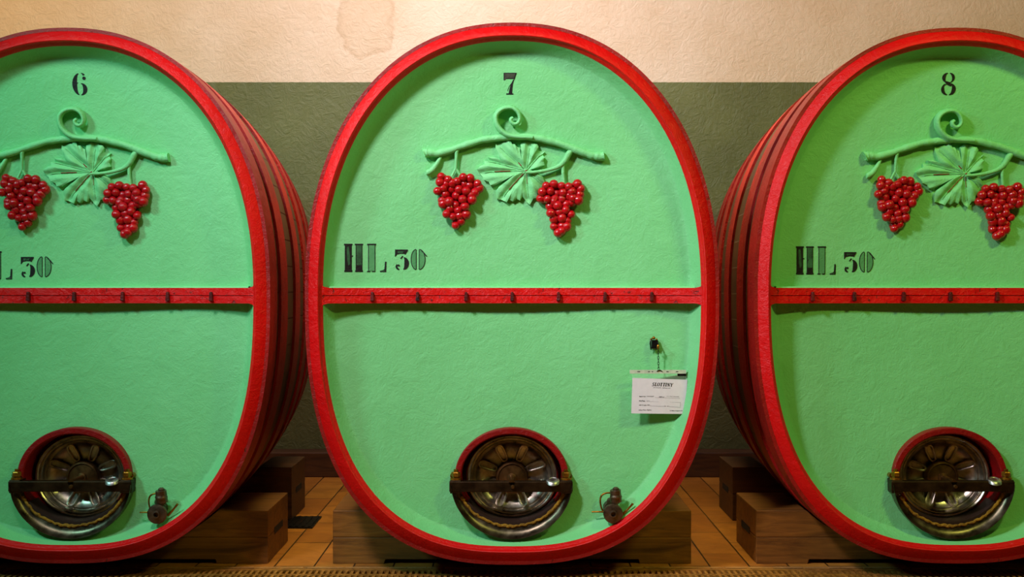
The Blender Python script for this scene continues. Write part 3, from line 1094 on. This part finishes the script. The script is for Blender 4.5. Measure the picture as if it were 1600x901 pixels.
def make_tap(root, dx=0.0):
    p = on_head(956, 790, 0)
    hy = p.y
    T = lambda x, y, yy: pt(900 + x / 7.508, 720 + y / 7.508, yy) + Vector((dx, 0, 0))
    g = Geo()
    b = T(400, 540, hy)
    g.lathe([(0.0, -0.02), (0.022, -0.02), (0.024, -0.012), (0.026, 0.0), (0.026, 0.006)], (b.x, hy, b.z), 36)
    g.lathe([(0.011, 0.0), (0.011, -0.05)], (b.x, hy, b.z), 20)
    # valve body up to the knob
    k = T(470, 470, hy - 0.045)
    k2 = T(462, 335, hy - 0.05)
    g.tube([k, k2], [0.021, 0.019], 20, smooth=1)
    g.tube([T(395, 470, hy - 0.02), T(470, 455, hy - 0.045)], [0.014, 0.017], 16, smooth=1)
    g.tube([T(400, 540, hy - 0.03), T(440, 560, hy - 0.06)], [0.012, 0.014], 16, smooth=1)
    tap = g.build('tap', TAPM, root, angle=40)
    g = Geo()
    fl = T(436, 615, hy - 0.07)
    g.lathe([(0.0, 0.02), (0.031, 0.02), (0.034, 0.016), (0.0345, 0.004), (0.032, 0.0), (0.020, -0.003), (0.013, -0.0035), (0.0125, -0.008), (0.0085, -0.009), (0.0080, 0.006), (0.0, 0.006)], tuple(fl), 44)
    g.build('flange', TAPM, tap, angle=30)
    g = Geo()
    zk = T(468, 420, hy - 0.05)
    g.lathe([(0.0, -0.004), (0.020, -0.004), (0.022, 0.002), (0.020, 0.008), (0.0165, 0.010), (0.0175, 0.015), (0.015, 0.020), (0.011, 0.022), (0.0105, 0.028), (0.012, 0.031), (0.006, 0.036), (0.0, 0.036)], tuple(zk), 28, axis='Z')
    g.build('knob', TAPM, tap, angle=30)
    g = Geo()
    arcp = [(440, 372), (390, 368), (340, 375), (300, 400), (285, 450), (290, 510), (310, 570), (360, 600)]
    g.tube([T(x, y, hy - 0.02) for x, y in arcp], 0.0032, 10)
    g.build('wire_bail', BRASS, tap)
    g = Geo()
    g.tube([T(340, 595, hy - 0.03), T(270, 590, hy - 0.028), T(185, 592, hy - 0.022)], [0.0035, 0.003, 0.0026], 10)
    g.build('pin', BRASS, tap)
    g = Geo()
    g.tube([T(540, 625, hy - 0.045), T(590, 580, hy - 0.05), T(640, 525, hy - 0.055), T(668, 494, hy - 0.058)], [0.0050, 0.0042, 0.0036, 0.0045], 10)
    g.build('lever', BRASS, tap)
    return tap


def copy_tree(o, parent, off=(0, 0, 0)):
    c = o.copy()
    C.objects.link(c)
    c.parent = parent
    c.location = Vector(o.location) + Vector(off)
    for ch in [q for q in bpy.data.objects if q.parent == o]:
        copy_tree(ch, c)
    return c


CX6, CX8 = -1.565, 1.566
def refit(o, sh, off):
    """own copy of a stencil laid on another cask's head"""
    o.data = o.data.copy()
    o.location = (0, 0, 0)
    for q in o.data.vertices:
        x, y, z = q.co
        q.co = (x + off[0], y - SH7.head_y(x, z) + sh.head_y(x + off[0], z + off[1]), z + off[1])


cask7 = thing('wine_cask', 'large oval wine cask with green head and red rim, stencilled number 7, in the middle', 'wine cask', (0, 0, 0), 'oval wine casks')
cask6 = thing('wine_cask', 'large oval wine cask with green head and red rim, stencilled number 6, at the left', 'wine cask', (CX6, 0, 0), 'oval wine casks')
cask8 = thing('wine_cask', 'large oval wine cask with green head and red rim, stencilled number 8, at the right', 'wine cask', (CX8, 0, 0), 'oval wine casks')
add_parts_unique(cask7, SH7)
add_parts_unique(cask6, SH6)
add_parts_unique(cask8, SH6)

vine = make_vine(cask7)
copy_tree(vine, cask6, (0.008, 0.0, -0.005))
copy_tree(vine, cask8, (0.010, 0.0, -0.011))
n7 = numeral_7().build('numeral', [BLACK, HATCH], cask7, smooth=False, fix=False)
n7['label'] = 'black stencilled figure 7'
o = numeral_6().build('numeral', [BLACK], cask6, smooth=False, fix=False)
o['label'] = 'black stencilled figure 6'
refit(o, SH6, (0.027, 0))
o = numeral_8().build('numeral', [BLACK], cask8, smooth=False, fix=False)
o['label'] = 'black stencilled figure 8'
refit(o, SH6, (0.001, 0))
for fn, nm, lb in ((capacity_unit, 'unit_lettering', 'black stencilled letters HL'), (capacity_number, 'volume_figures', 'black stencilled figures 30')):
    o = fn().build(nm, [BLACK, WORN, FAINT], cask7, smooth=False, fix=False)
    o['label'] = lb
    refit(copy_tree(o, cask6), SH6, (0.213, -0.026))
    refit(copy_tree(o, cask8), SH6, (0.048, -0.009))

before = set(bpy.data.objects)
make_manhole(cask7)
tops = [q for q in bpy.data.objects if q not in before and q.parent == cask7]
for q in tops:
    copy_tree(q, cask6, (0.004, 0, 0.001))
    copy_tree(q, cask8, (-0.002, 0, 0.001))
tap = make_tap(cask7)
copy_tree(tap, cask6, (-0.038, 0, -0.002))
copy_tree(tap, cask8, (0, 0, 0))

# hook on cask 7
T6 = lambda x, y, yy: pt(980 + x / 6.93, 520 + y / 6.93, yy)
hp = on_head(1022, 535, 0)
g = Geo()
a = T6(258, 70, hp.y)
b = T6(325, 160, hp.y)
g.box(a.x, b.x, hp.y - 0.022, hp.y + 0.003, b.z, a.z)
g.tube([T6(255, 60, hp.y - 0.012), T6(250, 110, hp.y - 0.016), T6(258, 178, hp.y - 0.012)], 0.0022, 8)
g.tube([T6(325, 90, hp.y - 0.015), T6(334, 120, hp.y - 0.03), T6(332, 160, hp.y - 0.036), T6(318, 170, hp.y - 0.03)], 0.0028, 8)
hook = g.build('hook', BLKMET, cask7, smooth=False, bevel=0.003)
hook['label'] = 'small black hook with brass screws'
g = Geo()
g.sphere(T6(288, 50, hp.y - 0.016), 0.006)
g.sphere(T6(262, 62, hp.y - 0.016), 0.004)
g.sphere(T6(318, 66, hp.y - 0.016), 0.004)
g.sphere(T6(334, 146, hp.y - 0.040), 0.0062, sc=(0.8, 0.8, 1.5))
g.build('brass_tip', BRASS, hook)

# ------------------------------------------------------------------ record card hanging from the hook
cy = hp.y - 0.034
top = T6(338, 175, cy)
card = thing('record_card', 'white printed card on a pale strip hanging by a chain from the middle cask', 'card', top)
OFF = -top
CG = lambda g: [setattr(g, 'v', [tuple(Vector(p) + OFF) for p in g.v])]
g = Geo()
nl = 8
for i in range(nl):
    f0, f1 = i / nl, (i + 1) / nl
    p, q = T6(336 + 4 * f0, 160 + 240 * f0, cy), T6(336 + 4 * f1, 160 + 240 * f1, cy)
    m = (p + q) / 2
    hl = (p - q).length / 2 + 0.0012
    pts = []
    for j in range(17):
        t = 2 * math.pi * j / 16
        o2 = 0.0026 * math.cos(t)
        pts.append((m.x + (o2 if i % 2 else 0.0), m.y + (0.0 if i % 2 else o2), m.z + hl * math.sin(t)))
    g.tube(pts, 0.0010, 6, smooth=1, caps=False)
CG(g)
g.build('chain', BLKMET, card)
g = Geo()
a, b = T6(28, 396, cy), T6(638, 436, cy)
g.box(a.x, b.x, cy - 0.0015, cy + 0.0015, b.z, a.z)
for xx, l in ((125, 30), (235, 20), (272, 14), (436, 24), (540, 24)):
    p = T6(xx, 414, cy)
    g.box(p.x - l / 6.93 / 433 / 2, p.x + l / 6.93 / 433 / 2, cy - 0.0019, cy - 0.001, p.z - 0.0012, p.z + 0.0012, 1)
CG(g)
g.build('holder_strip', [STRIP, INK], card, smooth=False)['label'] = 'pale plastic strip'
g = Geo()
g.tube([T6(322, 412, cy - 0.003), T6(335, 402, cy - 0.004), T6(350, 398, cy - 0.004), T6(366, 404, cy - 0.004), T6(380, 414, cy - 0.003)], 0.0014, 8)
CG(g)
g.build('wire_loop', BLKMET, card)
g = Geo()
g.box(T6(545, 0, cy).x, T6(638, 0, cy).x, cy - 0.001, cy + 0.006, T6(0, 462, cy).z, T6(0, 434, cy).z)
CG(g)
g.build('clip', BLKMET, card)
# clear sleeve that joins strip and card
m, nt, bs = new_mat('clear_sleeve')
bs.inputs['Base Color'].default_value = (1, 1, 1, 1)
bs.inputs['Roughness'].default_value = 0.2
bs.inputs['Alpha'].default_value = 0.06
g = Geo()
sl = [T6(50, 436, cy), T6(638, 436, cy), T6(650, 505, cy - 0.001), T6(54, 488, cy - 0.001)]
g.add([(p.x, p.y - 0.0004, p.z) for p in sl] + [(p.x, p.y + 0.0004, p.z) for p in sl], [(0, 1, 2, 3), (7, 6, 5, 4), (0, 4, 5, 1), (1, 5, 6, 2), (2, 6, 7, 3), (3, 7, 4, 0)])
CG(g)
g.build('sleeve', m, card, smooth=False)['label'] = 'clear plastic sleeve'
g = Geo()
cor = [T6(56, 482, cy), T6(652, 502, cy), T6(622, 872, cy - 0.006), T6(44, 866, cy - 0.006)]
NX, NY = 10, 8


def cardpt(u, v, lift=0.0):
    p = (cor[0] * (1 - u) + cor[1] * u) * (1 - v) + (cor[3] * (1 - u) + cor[2] * u) * v
    return Vector((p.x, p.y - 0.003 * math.sin(math.pi * u) * v - lift, p.z))


v = [cardpt(i / NX, j / NY) for j in range(NY + 1) for i in range(NX + 1)]
v2 = [p + Vector((0, 0.0006, 0)) for p in v]
n = len(v)
f = []
for j in range(NY):
    for i in range(NX):
        q = (j * (NX + 1) + i, j * (NX + 1) + i + 1, (j + 1) * (NX + 1) + i + 1, (j + 1) * (NX + 1) + i)
        f += [q, tuple(k + n for k in q[::-1])]
bd = [i for i in range(NX + 1)] + [(j * (NX + 1) + NX) for j in range(1, NY + 1)] + [NY * (NX + 1) + i for i in range(NX - 1, -1, -1)] + [j * (NX + 1) for j in range(NY - 1, 0, -1)]
for i in range(len(bd)):
    p, q = bd[i], bd[(i + 1) % len(bd)]
    f.append((p, p + n, q + n, q))
g.add(v + v2, f)
CG(g)
sheet = g.build('card_sheet', PAPER, card, smooth=True, angle=60)
g = Geo()


def cr(x, y):
    """crop pixel to card u,v"""
    vv = (y - 492) / 375
    x0, x1 = 56 - 12 * vv, 652 - 30 * vv
    return (x - x0) / (x1 - x0), vv


def cline(x0, y0, x1, y1, wd, mi=0):
    d = math.hypot(x1 - x0, y1 - y0)
    nx, ny = -(y1 - y0) / d * wd / 2, (x1 - x0) / d * wd / 2
    g.add([cardpt(*cr(x, y), 0.0006) for x, y in ((x0 + nx, y0 + ny), (x1 + nx, y1 + ny), (x1 - nx, y1 - ny), (x0 - nx, y0 - ny))], [(0, 1, 2, 3)], mi)


def letter(x, segs):
    for (ax, ay, bx, by, wd) in segs:
        sh = lambda yy: (572 - yy) * 0.22
        cline(x + ax + sh(ay), ay, x + bx + sh(by), by, wd)


y0, y1, ym = 534, 572, 553
LT = {
    'S': [(20, y0 + 3, 6, y0 + 3, 5), (5, y0 + 3, 4, ym - 3, 6), (4, ym - 3, 18, ym + 4, 7), (18, ym + 4, 17, y1 - 3, 6), (18, y1 - 3, 0, y1 - 3, 5)],
    'L': [(6, y0, 6, y1, 9), (0, y0 + 1, 13, y0 + 1, 3), (0, y1 - 2, 22, y1 - 2, 4), (22, y1 - 10, 22, y1, 3)],
    'O': [(3, y0 + 6, 3, y1 - 6, 8), (23, y0 + 6, 23, y1 - 6, 8), (4, y0 + 3, 22, y0 + 3, 4), (4, y1 - 3, 22, y1 - 3, 4)],
    'T': [(12, y0, 12, y1, 9), (0, y0 + 2, 25, y0 + 2, 4), (5, y1 - 1, 19, y1 - 1, 3)],
    'I': [(6, y0, 6, y1, 9), (0, y0 + 1, 13, y0 + 1, 3), (0, y1 - 1, 13, y1 - 1, 3)],
    'N': [(4, y0, 4, y1, 4), (4, y0, 24, y1, 9), (24, y0, 24, y1, 4), (0, y1 - 1, 9, y1 - 1, 3), (18, y0 + 1, 30, y0 + 1, 3)],
    'Y': [(2, y0, 13, ym + 2, 9), (25, y0, 13, ym + 2, 4), (13, ym, 13, y1, 8), (7, y1 - 1, 20, y1 - 1, 3)],
}
xx = 268
for ch, adv in zip('SLOTTINY', (27, 27, 31, 29, 28, 19, 34, 28)):
    letter(xx, LT[ch])
    xx += adv
rnd = random.Random(11)


def scribble(x0, x1, y, h, mi=0):
    x = x0
    while x < x1:
        wd = rnd.uniform(4, 8)
        cline(x, y + rnd.uniform(-h, h) * 0.3, x + wd, y + rnd.uniform(-h, h) * 0.3, rnd.uniform(2.5, h * 0.7), mi)
        x += wd + rnd.uniform(1, 4)


scribble(282, 368, 588, 8)
scribble(382, 460, 590, 8)
scribble(132, 196, 686, 14)
scribble(208, 285, 682, 9)
scribble(345, 400, 686, 12)
scribble(428, 552, 678, 10, 1)
scribble(128, 190, 733, 14)
scribble(205, 236, 733, 7)
scribble(128, 244, 778, 12)
scribble(398, 416, 783, 10)
scribble(430, 448, 785, 6)
scribble(126, 256, 829, 12)
scribble(462, 596, 834, 10)
cline(300, 694, 572, 697, 2.2, 1)
cline(244, 738, 578, 742, 2.0, 1)
cline(244, 784, 396, 788, 2.0, 1)
cline(455, 790, 574, 796, 2.0, 1)
cline(574, 796, 577, 742, 2.0, 1)
CG(g)
g.build('printing', [INK, INKL], sheet, smooth=False, fix=False)['label'] = 'black printing on the card'

# ------------------------------------------------------------------ timber saddles under the casks


def make_saddle(x, label, sh, y0, y1, h, hw, mat, seam=True):
    root = thing('cask_saddle', label, 'timber cradle', (x, y0, 0), 'timber saddles under the casks')
    rr = max(rprof(y0), rprof((y0 + y1) / 2), rprof(y1))
    prof = [p for p in sh.ring(-0.004, rr)]

    def bottom(xx):          # height of the cask's underside over xx
        best = 9
        n = NB
        a = (sh.a + 0.004) * rr
        bb = (sh.bb + 0.004) * rr
        if abs(xx) >= a:
            return 9
        return sh.zc - bb * (1 - (abs(xx) / a) ** n) ** (1 / n)
    d = y1 - y0
    zs = h / 2
    lo = min(bottom(0) - 0.002, zs)
    # lower board, hollowed for the cask, with a low notch between its feet
    g = Geo()
    top = []
    N = 40
    for i in range(N + 1):
        xx = hw - 2 * hw * i / N
        top.append((xx, max(0.022, min(zs - 0.001, bottom(xx)))))
    poly = [(-hw, 0), (-hw + 0.19, 0), (-hw + 0.195, 0.016), (hw - 0.195, 0.016), (hw - 0.19, 0), (hw, 0)] + top
    g.prism(poly, 0, d)
    base = g.build('base_board', mat, root, smooth=False, bevel=0.0025)
    # upper blocks
    xs = None
    for i in range(400):
        q = hw * i / 400
        if bottom(q) > zs + 0.004:
            xs = q
            break
    for s in (-1, 1):
        g = Geo()
        pts = []
        for i in range(17):
            q = xs + (hw - xs) * i / 16
            pts.append((q, min(h, bottom(q))))
        poly = [(xs, zs)] + [(hw, zs)] + pts[::-1]
        poly = [(s * a, b) for a, b in poly]
        if s < 0:
            poly = poly[::-1]
        g.prism(poly, 0, d)
        g.build('top_block', mat, root, smooth=False, bevel=0.003)
        # black box on the outer end, painted shade of a hand slot
        g = Geo()
        g.box(s * (hw - 0.02), s * (hw + 0.0012), d * 0.30, d * 0.72, zs - 0.014, zs + 0.012)
        g.build('slot_shade', PITM, root, smooth=False)
    return root


HW = 0.6626
for nm, cx, xc, sh in (('left', CX6, -1.642, SH6), ('middle', 0.0, 0.011, SH7), ('right', CX8, 1.640, SH6)):
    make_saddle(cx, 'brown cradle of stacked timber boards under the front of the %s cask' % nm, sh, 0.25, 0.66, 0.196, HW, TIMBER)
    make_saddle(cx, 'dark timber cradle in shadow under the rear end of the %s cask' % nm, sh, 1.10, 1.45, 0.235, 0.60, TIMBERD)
